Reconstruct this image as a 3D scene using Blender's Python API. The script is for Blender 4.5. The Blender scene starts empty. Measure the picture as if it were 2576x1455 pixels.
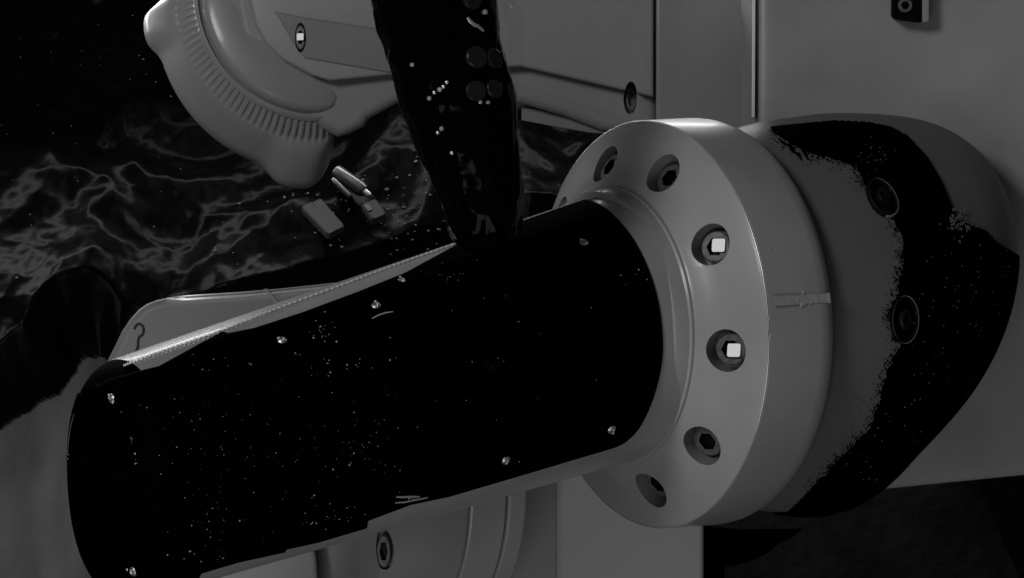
import bpy, math, random
from mathutils import Vector, Matrix, noise
R_=math.radians; rnd=random.Random(7)
S=0.00025          # metres per picture unit at the flange
DC=6000.0          # camera distance in the same units
PITCH=R_(50)       # the camera looks down at the machine
sc=bpy.context.scene
ROT=Matrix.Rotation(-PITCH,3,'X')
def W(v): return (ROT@Vector(v))*S          # camera-aligned drawing frame -> world metres
def WD(v): return ROT@Vector(v)
# ---------------- camera
cd=bpy.data.cameras.new('camera'); cam=bpy.data.objects.new('camera',cd); sc.collection.objects.link(cam)
cam.location=W((0,-DC,0)); cam.rotation_euler=(R_(90)-PITCH,0,0)
cd.sensor_width=36; cd.lens=36*DC/2576.0; cd.clip_start=.02; cd.clip_end=60
sc.camera=cam
# ---------------- world and lamps
w=bpy.data.worlds.new('World'); sc.world=w; w.use_nodes=True
w.node_tree.nodes['Background'].inputs[0].default_value=(1,1,1,1)
w.node_tree.nodes['Background'].inputs[1].default_value=.034
def lamp(name,pos,target,size,power,sy=None,spread=None):
    l=bpy.data.lights.new(name,'AREA'); l.energy=power; l.size=size
    l.shape='RECTANGLE'; l.size_y=sy or size
    if spread: l.spread=R_(spread)
    o=bpy.data.objects.new(name,l); sc.collection.objects.link(o); o.location=W(pos)
    o.rotation_euler=(W(target)-W(pos)).to_track_quat('-Z','Y').to_euler(); return o
KEYDIR=Vector((-.55,-.74,.38)).normalized()
KEYPOS=Vector((300,-300,0))+KEYDIR*8400
lamp('key_lamp',KEYPOS,(500,0,0),.5,12.2)
lamp('front_fill',(-1000,-5600,-3600),(400,0,-300),.9,4.4)  # unseen fill lamp added to lift the lower front parts
lamp('back_lamp',(-600,2050,1310),(-100,0,250),1.1,2.3,.06)
sc.view_settings.view_transform='Standard'; sc.view_settings.look='None'
sc.view_settings.exposure=0; sc.view_settings.gamma=1; sc.view_settings.use_curve_mapping=False
sc.render.engine='CYCLES'

# ---------------- projection helpers
def P(px,py,d):
    k=1+d/DC; return Vector(((px-1288)*k,d,(727.5-py)*k))
def pr(v):
    k=1/(1+v[1]/DC); return (1288+v[0]*k,727.5-v[2]*k)
def inside(poly,x,y):
    c=False; n=len(poly); j=n-1
    for i in range(n):
        xi,yi=poly[i]; xj,yj=poly[j]
        if (yi>y)!=(yj>y) and x<(xj-xi)*(y-yi)/(yj-yi)+xi: c=not c
        j=i
    return c
def edge_dist(poly,x,y):
    best=1e9; n=len(poly)
    for i in range(n):
        ax,ay=poly[i]; bx,by=poly[(i+1)%n]; dx,dy=bx-ax,by-ay
        t=max(0,min(1,((x-ax)*dx+(y-ay)*dy)/(dx*dx+dy*dy+1e-9)))
        best=min(best,math.hypot(x-ax-t*dx,y-ay-t*dy))
    return best
# ---------------- materials
def mat(name,col,rough=.5,metal=0,spec=.5,coat=0,bump=None,mottle=None,bstr=.2,bdist=.0005,speck=None):
    m=bpy.data.materials.new(name); m.use_nodes=True; nt=m.node_tree; b=nt.nodes['Principled BSDF']
    b.inputs['Base Color'].default_value=(col,col,col*.985,1); b.inputs['Roughness'].default_value=rough
    b.inputs['Metallic'].default_value=metal; b.inputs['Specular IOR Level'].default_value=spec
    b.inputs['Coat Weight'].default_value=coat; b.inputs['Coat Roughness'].default_value=.12
    tc=nt.nodes.new('ShaderNodeTexCoord')
    if mottle:
        amt,scale=mottle
        n=nt.nodes.new('ShaderNodeTexNoise'); n.inputs['Scale'].default_value=scale; n.inputs['Detail'].default_value=7
        nt.links.new(tc.outputs['Object'],n.inputs['Vector'])
        r=nt.nodes.new('ShaderNodeMapRange'); r.inputs['From Min'].default_value=.3; r.inputs['From Max'].default_value=.7
        r.inputs['To Min'].default_value=col*(1-amt); r.inputs['To Max'].default_value=col*(1+amt)
        nt.links.new(n.outputs['Fac'],r.inputs['Value']); nt.links.new(r.outputs['Result'],b.inputs['Base Color'])
        r2=nt.nodes.new('ShaderNodeMapRange'); r2.inputs['To Min'].default_value=rough*.75; r2.inputs['To Max'].default_value=min(1,rough*1.3)
        nt.links.new(n.outputs['Fac'],r2.inputs['Value']); nt.links.new(r2.outputs['Result'],b.inputs['Roughness'])
    if bump:
        n=nt.nodes.new('ShaderNodeTexNoise'); n.inputs['Scale'].default_value=bump; n.inputs['Detail'].default_value=8
        nt.links.new(tc.outputs['Object'],n.inputs['Vector'])
        bp=nt.nodes.new('ShaderNodeBump'); bp.inputs['Strength'].default_value=bstr; bp.inputs['Distance'].default_value=bdist
        nt.links.new(n.outputs['Fac'],bp.inputs['Height']); nt.links.new(bp.outputs['Normal'],b.inputs['Normal'])
    return m
PAINT=mat('grey_paint',.355,.36,spec=.45,coat=.15,mottle=(.16,11),bump=220,bstr=.10,bdist=.0003)
PAINTD=mat('grey_paint_matt',.30,.5,spec=.35,mottle=(.10,7),bump=180,bstr=.12,bdist=.0003)
BLACK=mat('black_cover',.0006,.7,spec=.005)
SLEEVE=mat('black_rubber',.0006,.8,spec=.005,bump=400,bstr=.4)
LINK_SHADED=mat('shaded_link_paint',.29,.4,spec=.45,coat=.3,mottle=(.08,7),bump=180,bstr=.12,bdist=.0003)  # machine paint darkened: the links' shade is put into the colour
LINK_SHADED_D=mat('shaded_link_paint_matt',.225,.5,spec=.35,mottle=(.10,7),bump=180,bstr=.12,bdist=.0003)  # darker still, same paint with shade in its colour
HOLE=mat('recess_metal',.24,.35,metal=.1,spec=.4)
STEEL=mat('dark_steel',.16,.38,metal=.4,mottle=(.3,300))
DARK=mat('dark_socket',.004,.4,spec=.2)
RIM_GLINT=mat('rim_highlight_metal',.7,.34,metal=.75)  # pale tone standing for the rim's highlight
GLINT=mat('glint_steel',.06,.24,metal=1)
PIN=mat('brushed_metal',.16,.3,metal=.85,bump=300,bstr=.2)
SHEET=mat('black_plastic_film',.0018,.28,spec=.06,bump=30,bstr=.45,bdist=.003)
HOSE=mat('black_hose_film',.0008,.12,spec=.07,bump=40,bstr=.3,bdist=.001)
CONC=mat('concrete',.105,.9,spec=.15,mottle=(.5,13),bump=60,bstr=.6,bdist=.002)
DUST=mat('pale_dust',.4,.6,spec=.3)
FILM=bpy.data.materials.new('clear_film'); FILM.use_nodes=True
nt=FILM.node_tree; b=nt.nodes['Principled BSDF']; b.inputs['Base Color'].default_value=(.5,.5,.5,1)
b.inputs['Roughness'].default_value=.3; b.inputs['Alpha'].default_value=.10; b.inputs['Specular IOR Level'].default_value=.2
for nd in CONC.node_tree.nodes:      # trowel streaks along one direction of the concrete
    if nd.type=='TEX_NOISE' and nd.inputs['Scale'].default_value==13:
        mp=CONC.node_tree.nodes.new('ShaderNodeMapping'); mp.inputs['Scale'].default_value=(1.6,.35,1)
        CONC.node_tree.links.new(CONC.node_tree.nodes['Texture Coordinate'].outputs['Object'],mp.inputs['Vector'])
        CONC.node_tree.links.new(mp.outputs['Vector'],nd.inputs['Vector'])
# ---------------- object helpers
def thing(name,label,cat,loc,group=None):
    o=bpy.data.objects.new(name,None); sc.collection.objects.link(o); o.location=W(loc)
    o.empty_display_size=.03; o['label']=label; o['category']=cat
    if group: o['group']=group
    return o
def root_loc(p):
    v=Vector((0,0,0))
    while p is not None: v=v+p.location; p=p.parent
    return v
def mesh(name,vs,fs,m,parent=None,smooth=True,angle=35,mats=None,mi=None):
    off=root_loc(parent) if parent else Vector((0,0,0))
    me=bpy.data.meshes.new(name); me.from_pydata([tuple(W(v)-off) for v in vs],[],fs)
    for x in ([m] if not mats else mats): me.materials.append(x)
    if mi:
        for p,i in zip(me.polygons,mi): p.material_index=i
    me.validate()
    if smooth:
        me.polygons.foreach_set('use_smooth',[True]*len(me.polygons))
        if angle<180: me.set_sharp_from_angle(angle=R_(angle))
    o=bpy.data.objects.new(name,me); sc.collection.objects.link(o); o.parent=parent
    return o
def ring_loft(rings,cap0=True,cap1=True):
    n=len(rings[0]); vs=[v for r in rings for v in r]; fs=[]
    for i in range(len(rings)-1):
        for j in range(n):
            k=(j+1)%n; fs.append((i*n+j,i*n+k,(i+1)*n+k,(i+1)*n+j))
    if cap0: fs.append(tuple(range(n))[::-1])
    if cap1: fs.append(tuple((len(rings)-1)*n+j for j in range(n)))
    return vs,fs
def fixn(o):
    import bmesh
    bm=bmesh.new(); bm.from_mesh(o.data); bmesh.ops.recalc_face_normals(bm,faces=bm.faces); bm.to_mesh(o.data); bm.free()
def cut(o,cutters,m=None):
    """real bolt recesses: subtract closed cutter meshes, then drop the cutters"""
    fixn(o)
    for c in cutters:
        fixn(c)
        md=o.modifiers.new('b','BOOLEAN'); md.operation='DIFFERENCE'; md.solver='EXACT'; md.material_mode='TRANSFER'; md.object=c
    bpy.context.view_layer.update()
    dg=bpy.context.evaluated_depsgraph_get()
    nm=bpy.data.meshes.new_from_object(o.evaluated_get(dg)); o.modifiers.clear()
    o.data=nm
    nm.polygons.foreach_set('use_smooth',[True]*len(nm.polygons)); nm.set_sharp_from_angle(angle=R_(30))
    for c in cutters: bpy.data.objects.remove(c)
# machine axis (flange): a points along the arm, u to the right and towards us, v down
A=Vector((-0.85441,-0.51774,-0.04399)); U=Vector((0.51824,-0.85523,0.00000)); V=Vector((0.03762,0.02280,-0.99903))
C0=Vector((1620.2-1288,0,727.5-817.2))
def ax(s,r,th): return C0+A*s+U*(r*math.cos(th))+V*(r*math.sin(th))
def circle(c,ru,rv,n,u=U,v=V,e=2.0):
    out=[]
    for j in range(n):
        t=2*math.pi*j/n; ct,st=math.cos(t),math.sin(t)
        if e!=2.0:
            ct=math.copysign(abs(ct)**(2/e),ct); st=math.copysign(abs(st)**(2/e),st)
        out.append(c+u*(ru*ct)+v*(rv*st))
    return out
def catmull(pts,t):
    n=len(pts)-1; i=min(int(t*n),n-1); f=t*n-i
    p0,p1,p2,p3=pts[max(i-1,0)],pts[i],pts[i+1],pts[min(i+2,n)]
    return [.5*(2*b_+(c_-a_)*f+(2*a_-5*b_+4*c_-d_)*f*f+(-a_+3*b_-3*c_+d_)*f**3) for a_,b_,c_,d_ in zip(p0,p1,p2,p3)]
def smooth_poly(pts,k=6):
    out=[]; n=len(pts)
    for i in range(n):
        p0,p1,p2,p3=pts[i-1],pts[i],pts[(i+1)%n],pts[(i+2)%n]
        for q in range(k):
            f=q/k
            out.append(tuple(.5*(2*b_+(c_-a_)*f+(2*a_-5*b_+4*c_-d_)*f*f+(-a_+3*b_-3*c_+d_)*f**3) for a_,b_,c_,d_ in zip(p0,p1,p2,p3)))
    return out
def inset(poly,d):
    n=len(poly); out=[]
    area=sum(poly[i][0]*poly[(i+1)%n][1]-poly[(i+1)%n][0]*poly[i][1] for i in range(n)); sg=1 if area>0 else -1
    for i in range(n):
        x0,y0=poly[i-1]; x1,y1=poly[i]; x2,y2=poly[(i+1)%n]
        e1=Vector((x1-x0,y1-y0)); e2=Vector((x2-x1,y2-y1))
        e1=e1.normalized() if e1.length>1e-6 else e2.normalized(); e2=e2.normalized() if e2.length>1e-6 else e1
        nn=Vector((-(e1.y+e2.y),e1.x+e2.x))*sg
        c=max(.5,(1+e1.dot(e2))/2)**.5
        nn=nn.normalized() if nn.length>1e-6 else Vector((0,0))
        out.append((x1+nn.x*d/c,y1+nn.y*d/c))
    return out
def prism(name,poly,depth,thick,bev,m,parent,steps=5,angle=35,back=None):
    """casting with a rounded front edge; depth may be a function of (px,py)"""
    f=depth if callable(depth) else (lambda x,y:depth)
    rings=[]
    for k in range(steps+1):
        t=k/steps*math.pi/2
        pp=inset(poly,bev*(1-math.sin(t)))
        rings.append([P(x,y,f(x,y)+bev*(1-math.cos(t))) for x,y in pp])
    bp=back or poly
    rings.append([P(x,y,f(x,y)+thick) for x,y in bp])
    vs,fs=ring_loft(rings)
    return mesh(name,vs,fs,m,parent,angle=angle)
# grid surfaces -------------------------------------------------
class Surf:
    def __init__(s,rings): s.r=rings; s.nu=len(rings); s.nv=len(rings[0])
    def normal(s,i,j):
        a=s.r[min(i+1,s.nu-1)][j]-s.r[max(i-1,0)][j]; b_=s.r[i][(j+1)%s.nv]-s.r[i][(j-1)%s.nv]
        n=a.cross(b_).normalized()
        c=sum((s.r[i][k] for k in range(0,s.nv,max(1,s.nv//8))),Vector((0,0,0)))/len(range(0,s.nv,max(1,s.nv//8)))
        return n if n.dot(s.r[i][j]-c)>0 else -n
    def index(s):
        s.fr=[]
        for i in range(s.nu):
            for j in range(s.nv):
                n=s.normal(i,j); v=s.r[i][j]-Vector((0,-DC,0))
                if n.dot(v)<0: s.fr.append((*pr(s.r[i][j]),i,j))
        s.g={}
        for t in s.fr: s.g.setdefault((int(t[0]//24),int(t[1]//24)),[]).append(t)
    def at(s,px,py):
        gx,gy=int(px//24),int(py//24); best=None;bd=1e9
        for rr in (1,4):
            if best: break
            for a in range(-rr,rr+1):
                for b_ in range(-rr,rr+1):
                    for t in s.g.get((gx+a,gy+b_),()):
                        d=(t[0]-px)**2+(t[1]-py)**2
                        if d<bd: bd=d;best=t
        if best is None: return None
        return s.r[best[2]][best[3]],s.normal(best[2],best[3])
def patch(name,surf,poly,off,m,parent,rag=0,ragf=None):
    """skin laid over a surface inside an outline, with real thickness at its edge"""
    xs=[p[0] for p in poly]; ys=[p[1] for p in poly]; bb=(min(xs),max(xs),min(ys),max(ys))
    ins={}
    for i in range(surf.nu):
        for j in range(surf.nv):
            x,y=pr(surf.r[i][j])
            if not(bb[0]-20<x<bb[1]+20 and bb[2]-20<y<bb[3]+20): continue
            if rag and ragf(x,y)>0:
                q=Vector((x/26,y/26,3)); x+=rag*noise.noise(q)+rag*.6*noise.noise(q*3.1); y+=rag*noise.noise(q+Vector((9,9,9)))+rag*.6*noise.noise(q*3.3)
            if inside(poly,x,y): ins[(i,j)]=1
    idx={};vs=[];fs=[]
    def snap(i,j):
        p=surf.r[i][j]; x,y=pr(p)
        if (i in(0,surf.nu-1)) or all(((i+a),(j+b_)%surf.nv) in ins for a in(-1,0,1) for b_ in(-1,0,1)): return p
        if ragf and ragf(x,y)>0: return p
        best=None;bd=1e9
        for q in range(len(poly)):
            ax_,ay=poly[q]; bx_,by_=poly[(q+1)%len(poly)]; dx,dy=bx_-ax_,by_-ay
            t=max(0,min(1,((x-ax_)*dx+(y-ay)*dy)/(dx*dx+dy*dy+1e-9))); X,Y=ax_+t*dx,ay+t*dy; d=math.hypot(x-X,y-Y)
            if d<bd: bd=d;best=(X-x,Y-y)
        if bd>14: return p
        tu=(surf.r[min(i+1,surf.nu-1)][j]-surf.r[i-1][j])*.5; tv=(surf.r[i][(j+1)%surf.nv]-surf.r[i][(j-1)%surf.nv])*.5
        a1,a2=pr(p+tu); b1,b2=pr(p+tv); a1-=x;a2-=y;b1-=x;b2-=y; det=a1*b2-a2*b1
        if abs(det)<1e-4: return p
        cu=(best[0]*b2-best[1]*b1)/det; cv=(a1*best[1]-a2*best[0])/det
        if abs(cu)>1.6 or abs(cv)>1.6: return p
        return p+tu*cu+tv*cv
    def vid(i,j,o):
        k=(i,j,o)
        if k not in idx:
            idx[k]=len(vs); vs.append(snap(i,j)+surf.normal(i,j)*(off if o else -2))
        return idx[k]
    used={}
    for (i,j) in ins:
        j2=(j+1)%surf.nv
        if i+1<surf.nu and (i+1,j) in ins and (i,j2) in ins and (i+1,j2) in ins: used[(i,j)]=1
    for (i,j) in used:
        j2=(j+1)%surf.nv
        fs.append((vid(i,j,1),vid(i,j2,1),vid(i+1,j2,1),vid(i+1,j,1)))
        for (n2,e) in (((i-1,j),((i,j),(i,j2))),((i+1,j),((i+1,j2),(i+1,j))),((i,(j-1)%surf.nv),((i+1,j),(i,j))),((i,j2),((i,j2),(i+1,j2)))):
            if n2 not in used:
                (a1,b1),(a2,b2)=e; fs.append((vid(a1,b1,1),vid(a1,b1,0),vid(a2,b2,0),vid(a2,b2,1)))
    return mesh(name,vs,fs,m,parent,angle=180)
def basis(n):
    n=n.normalized(); x=Vector((0,0,1)).cross(n); x=x.normalized() if x.length>.05 else Vector((1,0,0)); return x,n.cross(x).normalized(),n
def disc_stack(c,n,prof,seg=40,sx=1,X=None,Y=None):
    """lathe profile [(r,h)] round normal n at c"""
    x,y,n=basis(n)
    if X is not None: x,y=X,Y
    return ring_loft([[c+x*(r*sx*math.cos(2*math.pi*k/seg))+y*(r*math.sin(2*math.pi*k/seg))+n*h for k in range(seg)] for r,h in prof])
def bolt_mesh(name,c,n,r,parent,sx=1,bright=None,X=None,Y=None):
    """socket-head bolt: chamfered head, ring, six-sided socket; optional square facet added as a lamp glint"""
    x,y,n=basis(n)
    if X is not None: x,y=X,Y
    seg=36; vs=[];fs=[];mi=[]
    def add(rings,m,cap0=False,cap1=True):
        o=len(vs); v,f=ring_loft(rings,cap0,cap1); vs.extend(v)
        for q in f: fs.append(tuple(i+o for i in q)); mi.append(m)
    def rg(rr,h,s=seg,ph=0): return [c+x*(rr*sx*math.cos(2*math.pi*k/s+ph))+y*(rr*math.sin(2*math.pi*k/s+ph))+n*h for k in range(s)]
    def hexr(rr,h):
        out=[]
        for k in range(seg):
            t=2*math.pi*k/seg; q=rr*math.cos(math.pi/6)/math.cos((t%(math.pi/3))-math.pi/6)
            out.append(c+x*(q*sx*math.cos(t))+y*(q*math.sin(t))+n*h)
        return out
    add([rg(r,-r*.5),rg(r,r*.12),rg(r*.9,r*.2),hexr(r*.62,r*.2)],0,True,False)
    add([hexr(r*.62,r*.2),hexr(r*.56,-r*.3)],1)
    if bright:
        bc,bn,bs=bright
        bx,by,bn=basis(bn)
        def sq(q,h):
            o=[]
            for sxx,syy in ((1,.72),(.92,.92),(.72,1),(-.72,1),(-.92,.92),(-1,.72),(-1,-.72),(-.92,-.92),(-.72,-1),(.72,-1),(.92,-.92),(1,-.72)):
                o.append(bc+bx*(q*sxx)+by*(q*syy)+bn*h)
            return o
        add([sq(bs,-14),sq(bs,-1),sq(bs*.94,0)],2)
    return mesh(name,vs,fs,None,parent,mats=[STEEL,DARK,GLINT],mi=mi,angle=28)
def cyl(c,n,r,h0,h1,sx=1,X=None,Y=None):
    vs,fs=disc_stack(c,n,[(r,h0),(r,h1)],44,sx,X,Y); return mesh('cutter',vs,fs,HOLE,None)
def halfdir(p):
    v=(Vector((0,-DC,0))-p).normalized(); l=(KEYPOS-p).normalized(); return (v+l).normalized()
def flecks(name,surf,pts,m,parent,off=2.5):
    vs=[];fs=[]
    for (px,py,r) in pts:
        h=surf.at(px,py) if surf else None
        if not h: continue
        p,n=h; x,y,n=basis(n); c=p+n*off+x*rnd.uniform(-4,4)+y*rnd.uniform(-4,4); o=len(vs); s=7; ph=rnd.random()*6
        rr=[r*(.7+.6*rnd.random()) for _ in range(s)]
        vs+= [c+x*(rr[k]*math.cos(ph+6.283*k/s))+y*(rr[k]*math.sin(ph+6.283*k/s)) for k in range(s)]
        vs.append(c+n*r*.8); 
        for k in range(s): fs.append((o+k,o+(k+1)%s,o+s))
    o=mesh(name,vs,fs,m,parent,angle=180); o['kind']='stuff'; return o

def strip(name,surf,pl,wd,m,parent,off=6):
    vs=[];fs=[]
    for k,(x,y) in enumerate(pl):
        h=surf.at(x,y); p,n=h; q=surf.at(*pl[min(k+1,len(pl)-1)])[0]-surf.at(*pl[max(k-1,0)])[0]
        sdir=n.cross(q).normalized(); ww=wd*(.45+.55*math.sin(math.pi*(k+.5)/len(pl)))
        vs+=[p+n*off-sdir*ww,p+n*(off+ww*.6),p+n*off+sdir*ww]
        if k: o=3*k; fs+=[(o-3,o,o+1,o-2),(o-2,o+1,o+2,o-1)]
    return mesh(name,vs,fs,m,parent,angle=180)
# =====================================================================
# floor (horizontal in the world; the camera looks down on it)
NF=Vector((0,-math.sin(PITCH),math.cos(PITCH))); CF=-1522.0
def FP(px,py,h=0):
    a=(px-1288)/DC; b_=(727.5-py)/DC
    # point = (a*(DC+Y), Y, b*(DC+Y)); n.p = CF+h
    Y=(CF+h-NF.z*b_*DC)/(NF.y+NF.z*b_); k=DC+Y
    return Vector((a*k,Y,b_*k))
zc=FP(1288,727)
vs=[]; E=26000
for sx,sy in ((-1,-1),(1,-1),(1,1),(-1,1)):
    t=Vector((0,math.cos(PITCH),math.sin(PITCH))); vs.append(zc+Vector((1,0,0))*E*sx+t*E*sy)
fl=mesh('floor',vs,[(0,1,2,3)],CONC,None,smooth=False); fl['kind']='structure'

gs=[FP(1500,900,3),FP(4200,900,3),FP(4200,2200,3),FP(1690,2200,3),FP(1600,1500,3)]  # near-black sheet: the floor's shadow put into colour
dg_=mesh('floor_shade',gs,[(0,1,2,3,4)],mat('shaded_ground',.011,.95,spec=.08,mottle=(.85,14),bump=90,bstr=.8,bdist=.003),None,smooth=False); dg_['kind']='structure'
# =====================================================================
# crumpled black plastic sheet on the floor
SP=[(-500,-400),(1580,-400),(1580,640),(1100,760),(600,900),(290,935),(255,900),(205,915),(175,960),(150,1000),(100,1022),(60,1045),(30,1068),(0,1090),(-60,1125),(-160,1200),(-500,1350)]
def ridge(v): return 1-abs(noise.noise(v))*2
def sheet_h(p):
    q=p/1000
    wv=Vector((noise.noise(q*1.7),noise.noise(q*1.7+Vector((5,1,2))),0))*.5
    q=Vector((q.x*.8+q.y*.25,q.y*.55-q.x*.35,q.z*.8)); h=200*noise.noise(q*2.1+wv)+80*noise.noise(q*5+wv*2)+60*noise.voronoi(q*5+wv*2)[0][0]+18*noise.noise(q*12+wv*3)+12*noise.voronoi(q*15+wv*3)[0][0]+2.5*noise.noise(q*38)
    h=150+h*.75
    return h if h>40 else 40*math.exp((h-40)/60)
st=4.5; nx=int(2100/st); ny=int(1560/st); idx={}; vs=[]; fs=[]
for j in range(ny):
    for i in range(nx):
        x=-500+i*st; y=-400+j*st
        wx=7*noise.noise(Vector((x/45,y/45,2)))+3*noise.noise(Vector((x/14,y/14,5)))
        if not inside(SP,x+wx,y+wx): continue
        f=FP(x,y); p=f+NF*(6+sheet_h(f)*min(1,edge_dist(SP,x,y)/90))
        idx[(i,j)]=len(vs); vs.append(p)
for (i,j) in list(idx):
    q=[idx.get(k) for k in ((i,j),(i+1,j),(i+1,j+1),(i,j+1))]
    if None not in q: fs.append(tuple(q[::-1]))
sh=mesh('plastic_sheet',vs,fs,SHEET,None,angle=180)
sh['label']='crumpled glossy black plastic sheet spread over the floor behind the arms'; sh['category']='plastic sheet'

# =====================================================================
# 1. front arm: tube + black cover + bolted flange
arm=thing('robot_arm','grey tubular machine arm with glossy black cover and round flange ringed with bolts','robot arm',P(1617,818,0))
NS=480
def tube_rings(nt_=560,n=NS):
    c1=C0+A*96; r1=334
    c2=P(262,1222,-780); out=[]
    for i in range(nt_+1):
        t=i/nt_
        c=c1.lerp(c2,t); c.z+= 0
        r=r1+(296/ (1/(1-760/DC)) -r1)*t if False else r1+(262-r1)*t
        # rounded left end
        e=(1-t)*(c2-c1).length
        if e<60: r*= math.sqrt(max(0,1-((60-e)/60)**2))*.22+.78
        # fillet at the flange
        s=t*(c2-c1).length
        pass
        out.append(circle(c,r,r,n,e=2.25))
    return out
TR=tube_rings(); tube=Surf(TR)
i_end=int(561*(1-52/(P(262,1222,-780)-(C0+A*96)).length))
vs,fs=ring_loft(TR); mesh('tube',vs,fs,PAINT,arm,angle=50,mats=[PAINT,BLACK],mi=[1 if (k_//NS)>=i_end else 0 for k_ in range(len(fs)-2)]+[0,1])
tube.index()
PAD=[(232,972),(275,955),(400,925),(500,870),(560,838),(575,842),(640,829),(760,790),(900,738),(1020,690),(1145,622),(1200,596),(1330,553),(1470,507),(1500,513),(1540,541),(1590,600),(1630,680),(1655,765),(1665,850),(1662,920),(1642,1000),(1610,1070),(1575,1108),(1545,1124),(1300,1197),(1130,1247),(1031,1268),(924,1308),(922,1326),(800,1362),(719,1380),(715,1387),(600,1412),(505,1440),(500,1452),(400,1490),(200,1640),(0,1500),(0,990),(120,1000),(205,990)]
i0=PAD.index((1470,507)); i1=PAD.index((1545,1124)); arc=PAD[i0:i1+1]
PAD=PAD[:i0]+[catmull(arc,k/70) for k in range(71)]+PAD[i1+1:]
patch('cover_panel',tube,PAD,4,BLACK,arm)
cover=arm.children[-1]
# screws in the cover
def dome_screw(name,surf,px,py,r,parent,m=STEEL):
    p,n=surf.at(px,py); vs,fs=disc_stack(p+n*3,n,[(r,-3),(r,2),(r*.85,r*.35),(r*.5,r*.52),(r*.45,r*.2)],20)
    return mesh(name,vs,fs,m,parent,angle=40)
SCR=[(287,1003),(710,860),(946,773),(1468,614),(1537,1080),(1271,1157),(334,1434),(1010,708)]
SCM=mat('screw_steel',.6,.4,metal=1)
for k,(x,y) in enumerate(SCR): dome_screw('screw',tube,x,y,11 if k!=7 else 8,cover,SCM)
# flange
prof=[(150,250),(147,328),(141,337),(134,340),(106,345),(102,350),(94,350),(90,354),(88,359),(68,382),(48.5,414),(25,462),(3,504),(0,508),(-5,513),(-150,518),(-172,516),(-190,510),(-203,500),(-210,485),(-212,250)]
rings=[]
for s,r in prof: rings.append([ax(s,r,2*math.pi*j/180) for j in range(180)])
vs,fs=ring_loft(rings); fl_=mesh('flange',vs,fs,PAINT,arm)
BA=[-100.55+36*k for k in range(10)]
cuts=[];bspec=[]
for k,dg in enumerate(BA):
    th=R_(dg); rad=U*math.cos(th)+V*math.sin(th)
    n=(A+rad*.58).normalized(); c=ax(48.5,414,th)
    if k==6: continue      # no recess shows here under the arm
    bspec.append((c,n)); cuts.append(cyl(c,n,51,-62,60))
cut(fl_,cuts)
for k,(c,n) in enumerate(bspec):
    br=None; hd=c-n*(20 if k==0 else 32)
    if k in (2,3):
        hn=halfdir(c); q=c-n*9+Vector((14,0,0)); br=(q,hn,17)  # square facet turned to mirror the key lamp, added as a glint
    bolt_mesh('bolt',hd,n,39,fl_,bright=br)
def torus(name,fn,rad,n,m,parent,closed=True,k=8):
    rings=[]
    for i in range(n):
        p=fn(i/n if closed else i/(n-1)); q=fn(((i+1)/n) if closed else min(1,(i+1)/(n-1))); q0=fn(((i-1)/n) if closed else max(0,(i-1)/(n-1)))
        t=(q-q0).normalized(); x,y,_=basis(t); rd=rad(i) if callable(rad) else rad; rings.append([p+x*rd*math.cos(6.2832*c/k)+y*rd*math.sin(6.2832*c/k) for c in range(k)])
    if closed: rings.append(rings[0])
    vs,fs=ring_loft(rings,not closed,not closed); return mesh(name,vs,fs,m,parent,angle=180)
torus('rim_highlight',lambda t: ax(-2.5,510.5,2*math.pi*t),2.6,300,RIM_GLINT,fl_)  # pale ring added to draw the rim's highlight
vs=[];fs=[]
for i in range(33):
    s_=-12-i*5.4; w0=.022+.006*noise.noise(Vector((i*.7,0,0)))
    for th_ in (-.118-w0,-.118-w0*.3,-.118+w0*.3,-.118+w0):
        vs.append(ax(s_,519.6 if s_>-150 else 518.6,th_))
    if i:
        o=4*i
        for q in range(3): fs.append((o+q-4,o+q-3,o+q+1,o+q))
mesh('side_reflection',vs,fs,mat('reflection_smear',.385,.3,spec=.5,mottle=(.25,60)),fl_,angle=180)  # reflection on the flange side painted as a paler band
glintm=mat('glint_paint',.5,.4,spec=.5)  # pale flecks painted as glints on the flange side
for (s_,th_,r_) in ((-72,-.13,6),(-84,-.12,11),(-98,-.10,13),(-104,-.15,8),(-112,-.11,7),(-122,-.10,6),(-60,-.12,5),(-30,-.36,3),(-40,.07,3),(-130,.5,3),(-120,.62,3)):
    vs=[];fs=[];c=ax(s_,518,th_); rad=(U*math.cos(th_)+V*math.sin(th_)); x,y,_=basis(rad); o=len(vs); ph=rnd.random()*6
    c=c+rad*1.2
    for q in range(8): vs.append(c+(x*math.cos(ph+q*.785)+y*math.sin(ph+q*.785))*r_*rnd.uniform(.35,1))
    vs.append(c+rad*1.0)
    for q in range(8): fs.append((o+q,o+(q+1)%8,o+8))
    mesh('side_glint',vs,fs,glintm,fl_,angle=180)
# pale dust on the black cover
pts=[]
def cluster(cx,cy,sx,sy,n,r0=1.6,r1=3.0):
    for _ in range(int(n*.8)):
        pts.append((rnd.gauss(cx,sx),rnd.gauss(cy,sy),.8*(r0*.6+(r1-r0*.6)*rnd.random()**2.2)))
cluster(810,835,28,22,26,2,3.4); cluster(530,925,50,12,12); cluster(810,930,60,22,20,1.6,3)
cluster(1130,700,35,12,16,1.4,2.4); cluster(1170,730,150,60,14); cluster(300,1140,26,14,16,1.8,3)
cluster(880,1150,60,28,24,1.6,3); cluster(930,1060,60,90,20,1,2.2); cluster(570,1150,90,90,60,.8,1.8)
cluster(800,1080,200,130,60,.8,1.8); cluster(820,1300,90,16,34,1.6,3.2); cluster(530,1390,60,20,20,1.6,3)
cluster(530,1270,30,50,30,1,2); cluster(1300,900,160,160,26,1,2.4); cluster(1600,690,16,20,8,1.4,2.4)
cluster(1020,1250,20,6,12,2,4.5); cluster(450,1060,120,50,24,1,2)
flecks('dust',tube,[q for q in pts if inside(inset(PAD,14),q[0],q[1])],DUST,arm,5)
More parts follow.
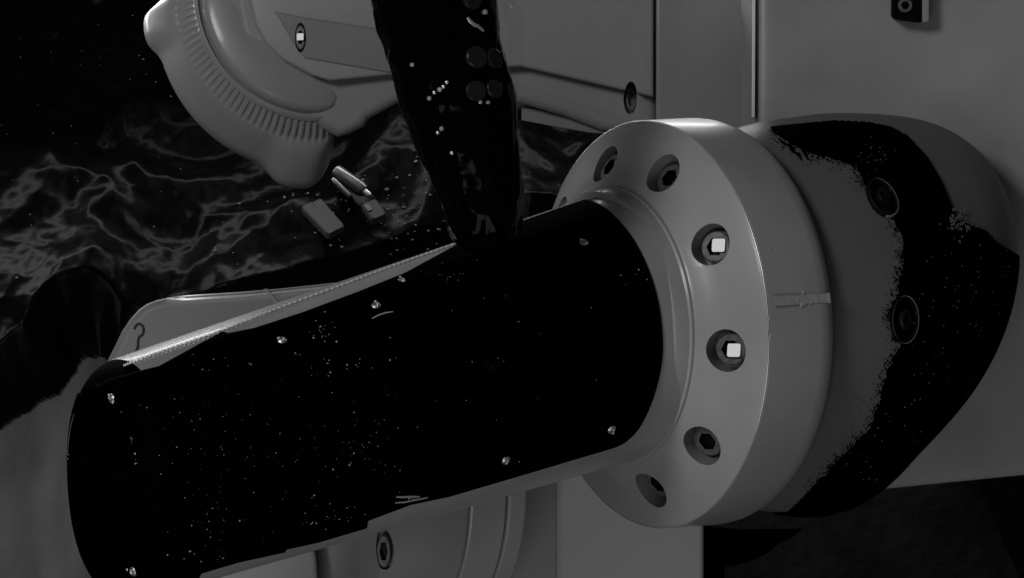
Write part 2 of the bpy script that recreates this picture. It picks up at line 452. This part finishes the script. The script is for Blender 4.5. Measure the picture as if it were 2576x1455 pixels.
gp=[]  # bright flecks added as the screws' glints
for (x,y) in SCR:
    gp+=[(x+3,y+5,4.2),(x-5,y-5,3.4),(x+rnd.uniform(-9,9),y+rnd.uniform(-9,9),2.4)]
flecks('screw_glint',tube,gp,mat('glint_chip',.9,.3,metal=.2,coat=.4),arm,7)
# long scratches, and glints painted as strips, near the lower edge and at the left end
strip('scratch_glint',tube,[(935,806),(952,799),(970,793),(988,788)],2,DUST,arm)
strip('scratch_glint',tube,[(992,1246),(1010,1247),(1035,1246),(1052,1247)],3,DUST,arm)
strip('scratch_glint',tube,[(990,1262),(1015,1259),(1045,1254),(1072,1247)],3,DUST,arm)
strip('scratch_glint',tube,[(222,1055),(228,1085),(236,1110),(246,1132),(256,1146)],2.2,mat('dim_glint',.12,.5),arm)  # glint of the end edge drawn as a dim strip

BL=[(305,926),(420,884),(560,836),(700,779),(860,721),(1000,668),(1145,617),(1330,554),(1440,516),(1500,499),(1550,497)]  # path of a pale bead added as the tube's top highlight
def highlight_pt(t):
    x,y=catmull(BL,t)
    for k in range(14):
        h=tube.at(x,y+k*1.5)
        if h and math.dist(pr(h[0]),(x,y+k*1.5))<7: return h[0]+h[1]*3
    return highlight_pt.last
highlight_pt.last=tube.at(860,760)[0]
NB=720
b0=[highlight_pt(i/120) for i in range(121)]
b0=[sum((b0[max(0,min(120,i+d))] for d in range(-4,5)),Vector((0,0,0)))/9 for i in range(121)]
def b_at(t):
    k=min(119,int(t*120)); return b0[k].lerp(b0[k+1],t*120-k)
torus('edge_highlight',b_at,lambda i: 2.6+1.0*math.sin(i*2*math.pi/6),NB,mat('highlight_bead',.9,.3,metal=.1,coat=.5),arm,closed=False)
# =====================================================================
# 2. joint housing behind the flange, black rubber sleeve
hs=thing('joint_housing','grey rounded joint housing, shade painted in, wrapped in a black rubber sleeve behind the flange','joint housing',P(2200,800,300))
HP=[(1790,812,104,470),(1830,806,128,478),(1925,800,200,506),(2022,792,272,520),(2108,752,335,492),(2243,690,400,424),(2326,645,450,352),(2374,615,480,268),(2390,605,492,120)]
def housing_rings(nt_=300,n=360):
    out=[]
    for i in range(nt_+1):
        x,y,d,r=catmull(HP,i/nt_); out.append(circle(P(x,y,d),r,r,n))
    return out
HR=housing_rings(); hsurf=Surf(HR); hsurf.index()
vs,fs=ring_loft(HR); hbody=mesh('body',vs,fs,mat('shaded_housing_paint',.135,.45,spec=.25,mottle=(.12,9)),hs,angle=60)  # housing paint darkened, its shade put into the colour
SL=[(1935,325),(2010,317),(2100,309),(2180,312),(2240,325),(2282,348),(2330,400),(2365,460),(2390,520),(2405,558),(2440,568),(2478,584),(2505,612),(2535,628),(2570,652),(2700,700),(2700,1000),(2300,1500),(1700,1500),(1700,1290),(1850,1290),(1980,1288),(2008,1262),(2065,1205),(2135,1133),(2187,1074),(2211,1004),(2235,930),(2258,870),(2240,800),(2250,740),(2275,650),(2272,600),(2240,535),(2195,475),(2150,420),(2090,398),(2030,385),(1985,360)]
def ragged(poly,cond,amp,step=5):
    out=[]
    for i in range(len(poly)):
        a_,b_=poly[i],poly[(i+1)%len(poly)]; L=math.dist(a_,b_); n=max(1,int(L/step)) if L<400 else 1
        for k in range(n):
            x=a_[0]+(b_[0]-a_[0])*k/n; y=a_[1]+(b_[1]-a_[1])*k/n
            if cond(x,y):
                q=Vector((x/40,y/40,1)); x+=amp*noise.noise(q)+amp*.8*noise.noise(q*3.7)+amp*.5*noise.noise(q*9); y+=amp*.6*noise.noise(q*2.9+Vector((7,7,7)))
            out.append((x,y))
    return out
SLR=ragged(SL,lambda x,y: x<2280 and y>350 and y<1230,9)
patch('rubber_sleeve',hsurf,SLR,7,SLEEVE,hs)
# brushed streaks at the worn upper end of the sleeve
for (x0,y0,x1,y1,w_) in ((1960,352,2008,392,5),(1985,338,2040,408,4),(2010,345,2075,398,5),(2050,350,2112,392,4),(2085,345,2140,388,4),(1990,372,2018,405,3)):
    pl=[(x0+(x1-x0)*k/8,y0+(y1-y0)*k/8+3*math.sin(k*1.3+x0)) for k in range(9)]
    if all(hsurf.at(*q) for q in pl): strip('sleeve_streak',hsurf,pl,w_,SLEEVE,hs,3)
so=[]  # black flecks feathering the sleeve's left edge
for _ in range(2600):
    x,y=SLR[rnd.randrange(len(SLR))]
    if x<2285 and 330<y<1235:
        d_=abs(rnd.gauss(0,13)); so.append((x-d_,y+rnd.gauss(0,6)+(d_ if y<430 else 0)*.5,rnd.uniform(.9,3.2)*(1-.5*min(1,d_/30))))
flecks('edge_flecks',hsurf,so,SLEEVE,hs,3)
# two recessed bolts on the housing
for (x,y,sx_) in ((2214,498,.62),(2271,806,.64)):
    p,n=hsurf.at(x,y); hole=[]
    bx,by,bn=basis(n)
    vs,fs=disc_stack(p+n*9,n,[(57,-10),(57,2),(53,4),(50,-4),(48,-5)],44,.66)
    o=mesh('bolt',vs,fs,DARK,hs,angle=40)
    vs,fs=disc_stack(p+n*8.6+(bx if bx.x>0 else -bx)*3,n,[(58,-8),(58,2),(55,2.6),(54,-8)],44,.66); mesh('rim',vs,fs,HOLE,o,angle=40)
    vs,fs=disc_stack(p+n*10,n,[(26,-4),(26,6),(20,9),(12,9),(10,1)],24,.66); mesh('socket_screw',vs,fs,DARK,o,angle=30)
# black wedge under the joint
SK=[(1745,1320),(1860,1332),(2020,1330),(1995,1350),(1960,1368),(1925,1395),(1890,1412),(1850,1422),(1822,1428),(1826,1600),(1745,1600)]
prism('black_wedge',SK,650,160,6,SLEEVE,hs)
hd_=[]
for _ in range(90):
    hd_.append((rnd.uniform(2290,2540),rnd.uniform(620,1000),rnd.uniform(1,2.6)))
for _ in range(60): hd_.append((rnd.gauss(2405,15),rnd.gauss(562,18),rnd.uniform(1.5,5.5)))
for _ in range(30): hd_.append((rnd.gauss(2190,25),rnd.gauss(400,25),rnd.uniform(1,2.4)))
for _ in range(40): hd_.append((rnd.uniform(2120,2320),rnd.uniform(1000,1200),rnd.uniform(1,2.4)))
flecks('dust',hsurf,hd_,mat('grey_dust',.13,.7,spec=.2),hs,9)

# =====================================================================
# 3. big column on the right
col=thing('machine_column','large smooth grey upright column at the right behind the black sleeve','machine column',P(2350,1240,900))
cc=P(2425,0,700); crings=[]
for k,(py,g) in enumerate([(-420,1),(-100,1),(200,1),(500,1),(800,1),(1060,1),(1165,1),(1182,.985),(1190,.95)]):
    r=[]
    for j in range(200):
        t=2*math.pi*j/200; ct,st_=math.cos(t),math.sin(t); e=24.0
        X=cc.x+607*g*math.copysign(abs(ct)**(2/e),ct); Y=700+240*g*math.copysign(abs(st_)**(2/e),st_)
        zt=P(2405,py,700).z + (0.10*(X-cc.x) if py>1050 else 0)
        r.append(Vector((X,Y,zt)))
    crings.append(r)
vs,fs=ring_loft(crings); mesh('body',vs,fs,PAINT,col,angle=50)
# thin lip, paler than the column, along the left edge
LP=[(1893,-120),(1901,-120),(1899,296),(1891,296)]
prism('edge_lip',LP,457,60,1.2,mat('pale_lip',.95,.4,metal=.0),col)
# small black connector with a steel screw at the top
cb=[(2242,-60),(2318,-60),(2318,56),(2310,58),(2262,52),(2246,48),(2241,40)]
conn=prism('connector',cb,395,90,5,mat('connector_black',.002,.4,spec=.1),col)
prism('bracket',[(2319,-60),(2338,-60),(2338,50),(2334,56),(2319,57)],402,80,4,PAINTD,conn)
bolt_mesh('screw',P(2277,14,392),Vector((0,-1,0)),19,conn)

# 3b. flat panel between link and column
pn=thing('centre_panel','plain grey vertical panel between the upper link and the pale edged column','machine panel',P(1770,290,1080))
prism('body',[(1650,-40),(1886,-40),(1886,420),(1650,420)],lambda x,y:1080+max(0,(x-1740))*.25,80,10,LINK_SHADED,pn)
prism('edge_strip',[(1872,-40),(1887,-40),(1884,400),(1870,400)],1060,100,4,LINK_SHADED,pn)

# =====================================================================
# 4. upper link with ribbed round cap
ul=thing('upper_link','grey cast link with ribbed lobed end cap crossing behind the black hose','machine link',P(900,200,1140))
LB=[(590,-40),(592,-60),(600,80),(614,165),(645,205),(700,257),(766,300),(850,345),(880,336),(916,318),(926,300),(995,262),(1080,246),(1200,246),(1315,262),(1420,292),(1510,328),(1652,345),(1652,-40)]
body=prism('body',LB,lambda x,y:1100+max(0,y-150)*.25,210,26,LINK_SHADED,ul,steps=6)
bolt_mesh('bolt',P(756,95,1070),Vector((0,-1,0)),36,ul,sx=.40,bright=(P(755,93,1056),halfdir(P(755,93,1056)),11))
bolt_mesh('bolt',P(1587,250,1152),Vector((0,-1,0)),38,ul,sx=.42)
# stacked plates whose edges read as the long seams
prism('cover_plate',[(624,-45),(626,0),(639,60),(666,110),(709,150),(783,190),(830,204),(973,190),(1310,168),(1470,205),(1644,245),(1644,-45)],lambda x,y:1072+max(0,abs(x-1100)-330)*.04,60,10,LINK_SHADED,ul)
prism('face_plate',[(690,30),(702,46),(743,118),(766,146),(973,182),(1200,176),(1230,110),(947,72),(760,44)],1066,40,4,LINK_SHADED_D,ul)
prism('foot_rail',[(1312,268),(1400,286),(1500,315),(1545,338),(1480,334),(1390,318),(1312,303)],1190,60,3,LINK_SHADED_D,ul)
for c in list(ul.children):
    if c.name.split('.')[0] in ('cover_plate','face_plate'):
        cut(c,[cyl(P(756,95,1068),Vector((0,-1,0)),44,-60,60,.38)])
    if c.name.split('.')[0] in ('body','cover_plate'):
        cut(c,[cyl(P(1586,247,1110),Vector((0,-1,0)),47,-52,160,.42)])
# stepped cap
B=Vector((.22,-.95,.22)).normalized(); bx=Vector((1,0,0)); bx=(bx-B*bx.dot(B)).normalized(); by=-B.cross(bx); by=by if by.z<0 else -by
cr=P(765,62,1440); rings=[]; NCAP=960
def lobe(th):
    s=0
    for a0,w_ in ((92,10.5),(173,8),(265,9),(355,9)):
        d=(math.degrees(th)-a0+180)%360-180; s+=math.exp(-(abs(d)/w_)**3.2)*(.72 if a0==173 else 1)
    d=(math.degrees(th)-199+180)%360-180; s-=.8*math.exp(-(abs(d)/16)**3)
    return s
def cap_ring(h,r,lob=0,rib=0,el=.955):
    o=[]
    for j in range(NCAP):
        th=2*math.pi*j/NCAP; q=r+lob*lobe(th)
        dg=math.degrees(th); dg=dg-360 if dg>180 else dg; ff=1/(1+math.exp((dg-76)/2.2))/(1+math.exp((-75-dg)/2.2)); q=q*(1-ff)+min(q,300)*ff
        if rib:
            g=.5+.5*math.tanh(3*math.sin(th*118)); q-=rib*g
        o.append(cr+B*h+bx*(q*el*math.cos(th))+by*(q*math.sin(th)))
    return o
for h,r,l,rb in [(-120,395,20,0),(0,432,48,0),(40,437,50,0),(70,428,47,0),(120,402,24,0),(150,388,8,0),(151,387,4,0),(158,382,0,6),(185,362,0,6),(200,346,0,6),(203,345,0,0),(214,338,0,0),(216,334,0,0),(205,330,0,0),(205,326,0,0),(220,324,0,0),(232,318,0,0),(240,306,0,0),(250,240,0,0)]:
    rings.append(cap_ring(h*1.11,r*1.11,l*1.11,rb*1.11))
vs,fs=ring_loft(rings); cap_=mesh('end_cap',vs,fs,LINK_SHADED,ul,angle=42)

# =====================================================================
# 5. rear link peeking out above the front arm
rl=thing('rear_link','grey rounded link lying behind the front arm at its left','machine link',P(450,850,300))
RL=[(235,1010),(262,925),(290,870),(308,832),(332,798),(350,779),(368,766),(390,757),(415,751),(445,747),(600,738),(860,712),(1150,690),(1150,1100),(500,1200),(240,1200)]
prism('body',RL,lambda x,y:330,380,24,LINK_SHADED_D,rl,steps=6)
SM=[(337,828),(342,819),(350,815),(358,820),(361,830),(358,842),(350,848),(347,858),(347,868),(344,880),(338,890),(331,893)]
torus('embossed_mark',lambda t: (lambda q: P(q[0],q[1],329))(catmull(SM,t)),3.4,60,mat('mark_dark',.05,.6,spec=.2),rl,closed=False)
# top face seam
prism('band',[(662,728),(672,726),(712,772),(700,776)],324,30,2,PAINTD,rl)

# =====================================================================
vs=[];fs=[]  # pale strip drawn as the highlight on the rear link's top
TL=[(418,753,750),(440,755,747),(470,756,743),(600,748,735),(700,738,727),(860,722,710),(1000,705,697)]
for x,y0,y1 in TL: vs+=[P(x,y0,322),P(x,y1,364),P(x,y1+6,372),P(x,y0+8,332)]
for i in range(len(TL)-1):
    o=4*i
    for a_,b_ in ((0,1),(1,2),(2,3),(3,0)): fs.append((o+a_,o+b_,o+4+b_,o+4+a_))
fs+=[(0,1,2,3),(len(vs)-1,len(vs)-2,len(vs)-3,len(vs)-4)]
mesh('top_highlight',vs,fs,mat('highlight_strip',.95,.3,metal=.6),rl)
# =====================================================================
# 6. lower drum with seams
dr=thing('lower_drum','grey round drum casting with curved seams beneath the front arm','machine drum',P(1000,1300,500))
cD=P(980,1190,470)
def dring(s,r): return circle(cD+A*s,r,r,220)
vs,fs=ring_loft([dring(250,200),(dring(240,428)),dring(8,432),dring(3,430),dring(2,418),dring(-4,418),dring(-5,430),dring(-9,433),dring(-104,436),dring(-108,432),dring(-109,404),dring(-117,404),dring(-118,430),dring(-122,434),dring(-165,434),dring(-172,428),dring(-172,250)])
db=mesh('body',vs,fs,PAINT,dr)
Surf_d=Surf([dring(s,432) for s in range(-110,250,4)]); Surf_d.index()
h=Surf_d.at(955,1378)
pdr=h[0]; c1=cyl(pdr+Vector((0,0,0)),Vector((-.15,-1,0)),56,-60,90,.42)
cut(db,[c1])
bolt_mesh('bolt',pdr+Vector((3,34,-8)),Vector((-.15,-1,0)),42,dr,sx=.42)
prism('side_plate',[(560,1380),(780,1340),(795,1400),(800,1470),(790,1600),(540,1600)],180,200,12,PAINTD,dr)
prism('neck',[(1180,1150),(1420,1120),(1420,1700),(1100,1700)],lambda x,y:560,200,30,PAINTD,dr)

# =====================================================================
# 7. support post
po=thing('support_post','pale grey square support post under the round flange','support post',P(1580,1600,520))
prism('body',[(1398,1050),(1770,1050),(1770,1750),(1398,1750)],lambda x,y:500-(x-1398)*.25,330,18,mat('post_paint',.5,.45,spec=.35,mottle=(.08,8)),po)

# =====================================================================
# 8. black hose wrapped in film
ho=thing('wrapped_hose','thick black hanging hose wrapped in shiny film in front of the upper link','hose',P(1215,630,-650))
HL=[(-160,905,1262),(0,930,1264),(60,940,1264),(120,962,1268),(200,986,1292),(270,1002,1306),(340,1030,1308),(400,1050,1316),(470,1085,1324),(530,1112,1325),(580,1122,1312),(612,1140,1290),(632,1172,1262),(640,1200,1236)]
def hose_rings(grow=0,amp=8,n=180,nt_=260,seed=0):
    out=[]
    for i in range(nt_+1):
        y,l,r=catmull(HL,i/nt_); d=-640; k=1+d/DC; cx=(l+r)/2; rr=((r-l)/2)*k+grow
        c=P(cx,y,d); ring=[]
        for j in range(n):
            th=2*math.pi*j/n; dv=Vector((math.cos(th),math.sin(th)*.8,0))
            q=c+dv*rr; w_=amp*ridge(Vector((q.x/60,q.y/60,q.z/150+seed)))+amp*.5*noise.noise(Vector((q.x/22,q.y/22,q.z/45+seed)))+amp*.08*noise.noise(Vector((q.x/8,q.y/8,q.z/13+seed)))
            ring.append(q+dv*(w_-amp*.7))
        out.append(ring)
    return out
vs,fs=ring_loft(hose_rings(-4,7)); mesh('hose_body',vs,fs,HOSE,ho,angle=180)
HSu=Surf(hose_rings(-4,0)); HSu.index()
dim=mat('dim_grey_button',.014,.3,spec=.2)
for (x,y,r) in ((1199,144,25),(1241,147,23),(1197,228,23),(1243,224,20),(1186,3,20)):
    p,n=HSu.at(x,y); vs,fs=disc_stack(p+n*4,n,[(r,-8),(r,2),(r*.9,4)],32); mesh('button',vs,fs,dim,ho)
gl=mat('glint_marks',.6,.25,metal=.6)
strip('hose_glint',HSu,[(1176,44),(1181,54),(1189,62),(1199,68),(1212,79)],4.2,gl,ho,7)  # hose highlight drawn as a pale strip
for (x,y,r) in ((1219,30,6),(1040,162,4.5),(1083,246,5),(1095,234,4),(1108,226,5.5),(1118,217,4),(1125,209,4),(1101,334,3.5),(1115,322,5),(1140,386,4),(1207,258,4),(1226,258,4)):  # small pale dots set on the hose
    p,n=HSu.at(x,y); vs,fs=disc_stack(p+n*6,n,[(r,-6),(r,1),(r*.6,r*.5)],12); mesh('pale_dot',vs,fs,gl,ho)
# loose clear film on the right of the hose
fr=[]
for i in range(121):
    y=-100+i*5.4; ring=[]
    x0=1262+14*math.sin(y/90); x1=1310+10*math.sin(y/60)+(16 if y>300 else 0)
    for j in range(25):
        t=j/24; x=x0+(x1-x0)*t
        dd=-560+70*t+22*noise.noise(Vector((x/14,y/26,0)))+16*noise.noise(Vector((x/7,y/11,4)))
        ring.append(P(x+6*noise.noise(Vector((y/30,3,t*2))),y,dd))
    fr.append(ring)
vs=[v for r in fr for v in r]; fs=[(i*25+j,i*25+j+1,(i+1)*25+j+1,(i+1)*25+j) for i in range(120) for j in range(24)]
mesh('film_edge',vs,fs,FILM,ho,angle=180)

# =====================================================================
# 9. metal pins lying on the sheet
def rod(name,p0,p1,prof,m,parent,seg=28):
    a=(p1-p0); n=a.normalized(); L=a.length
    vs,fs=disc_stack(p0,n,[(r,h*L) for r,h in prof],seg); return mesh(name,vs,fs,m,parent)
def onf(px,py,h=260): return FP(px,py,h)
pins=[('steel_pin','bright round steel pin with a small tip lying nearest the link','pin'),]
g='metal pins on the plastic sheet'
t1=thing('steel_pin','bright round steel pin with shiny narrow tip below the ribbed cap','steel pin',onf(885,455),g)
rod('shaft',onf(848,432),onf(916,482),[(24,0),(25,.03),(25,.9),(20,1)],PIN,t1)
rod('tip',onf(914,480),onf(931,494),[(12,0),(12,.7),(8,1)],SCM,t1)
t2=thing('thin_pin','thin dull metal pin alongside the bright round pin','steel pin',onf(862,465),g)
rod('shaft',onf(838,452),onf(882,497),[(9,0),(10,.05),(10,.95),(7,1)],PIN,t2)
t3=thing('metal_bracket','broad double-channel metal bracket, largest piece on the black sheet','metal bracket',onf(810,555),g)
def slab(name,p0,p1,wd,th,m,parent):
    a=(p1-p0).normalized(); s=a.cross(NF).normalized(); rings=[]
    for c,k in ((p0,.96),(p0.lerp(p1,.03),1),(p0.lerp(p1,.93),1),(p1,.72)):
        rings.append([c+s*(wd*k*x)+NF*(th*z) for x,z in ((-1,-1),(1,-1),(1,.6),(.8,1),(-.8,1),(-1,.6))])
    vs,fs=ring_loft(rings); return mesh(name,vs,fs,m,parent,angle=20)
slab('channel',onf(772,522),onf(838,590),21,14,mat('pin_grey',.07,.55,spec=.2),t3)
slab('channel',onf(796,511),onf(856,580),19,12,mat('pin_grey',.07,.55,spec=.2),t3)
t4=thing('metal_block','small square metal block lying apart beyond the bright pin','metal block',onf(945,540),g)
slab('plate',onf(928,515),onf(955,552),27,14,mat('pin_grey',.07,.55,spec=.2),t4)
slab('catch',onf(922,524),onf(932,538),10,17,PIN,t4)

# 10. scraps scattered on the sheet (uncountable litter)
vs=[];fs=[]
def scrap(px,py,r,h=None):
    f=FP(px,py); c=f+NF*(sheet_h(f)+6); x=Vector((1,0,0)); y=NF.cross(x); o=len(vs); k=7; ph=rnd.random()*6; el=rnd.uniform(.4,1)
    for q in range(k):
        a=6.283*q/k+ph; rr=r*rnd.uniform(.6,1.2); vs.append(c+x*rr*math.cos(a)+y*rr*el*math.sin(a)+NF*rnd.uniform(0,r*.4))
    vs.append(c+NF*r*.9)
    for q in range(k): fs.append((o+q,o+(q+1)%k,o+k))
for _ in range(70): scrap(rnd.gauss(900,120),rnd.gauss(620,50),rnd.uniform(2,6))
for _ in range(40): scrap(rnd.gauss(1040,60),rnd.gauss(600,60),rnd.uniform(2,8))
for _ in range(90): scrap(rnd.uniform(0,1100),rnd.uniform(0,760),rnd.uniform(1.2,3.2))
for x,y,r in ((378,255,6),(367,238,4),(430,262,4),(430,280,4),(447,352,5),(152,424,5),(410,320,4),(74,826,6),(612,592,5),(872,586,9),(555,725,7)): scrap(x,y,r)
sc_=mesh('metal_scraps',vs,fs,mat('pale_scraps',.35,.45,metal=.3),None,angle=30); sc_['kind']='stuff'
sc_['label']='tiny pale scraps and swarf scattered over the black plastic sheet'; sc_['category']='scraps'
# dark flat strip on the floor at the lower right
ms=[FP(2462,1205,8),FP(2580,1205,8),FP(2720,1560,8),FP(2610,1560,8)]
vs=ms+[p-NF*7 for p in ms]
fm=mesh('floor_strip',vs,[(0,1,2,3),(7,6,5,4),(0,4,5,1),(1,5,6,2),(2,6,7,3),(3,7,4,0)],mat('strip_black',.001,.8,spec=.05),None,smooth=False)
fm['label']='dark flat strip on the floor at the lower right corner'; fm['category']='floor strip'
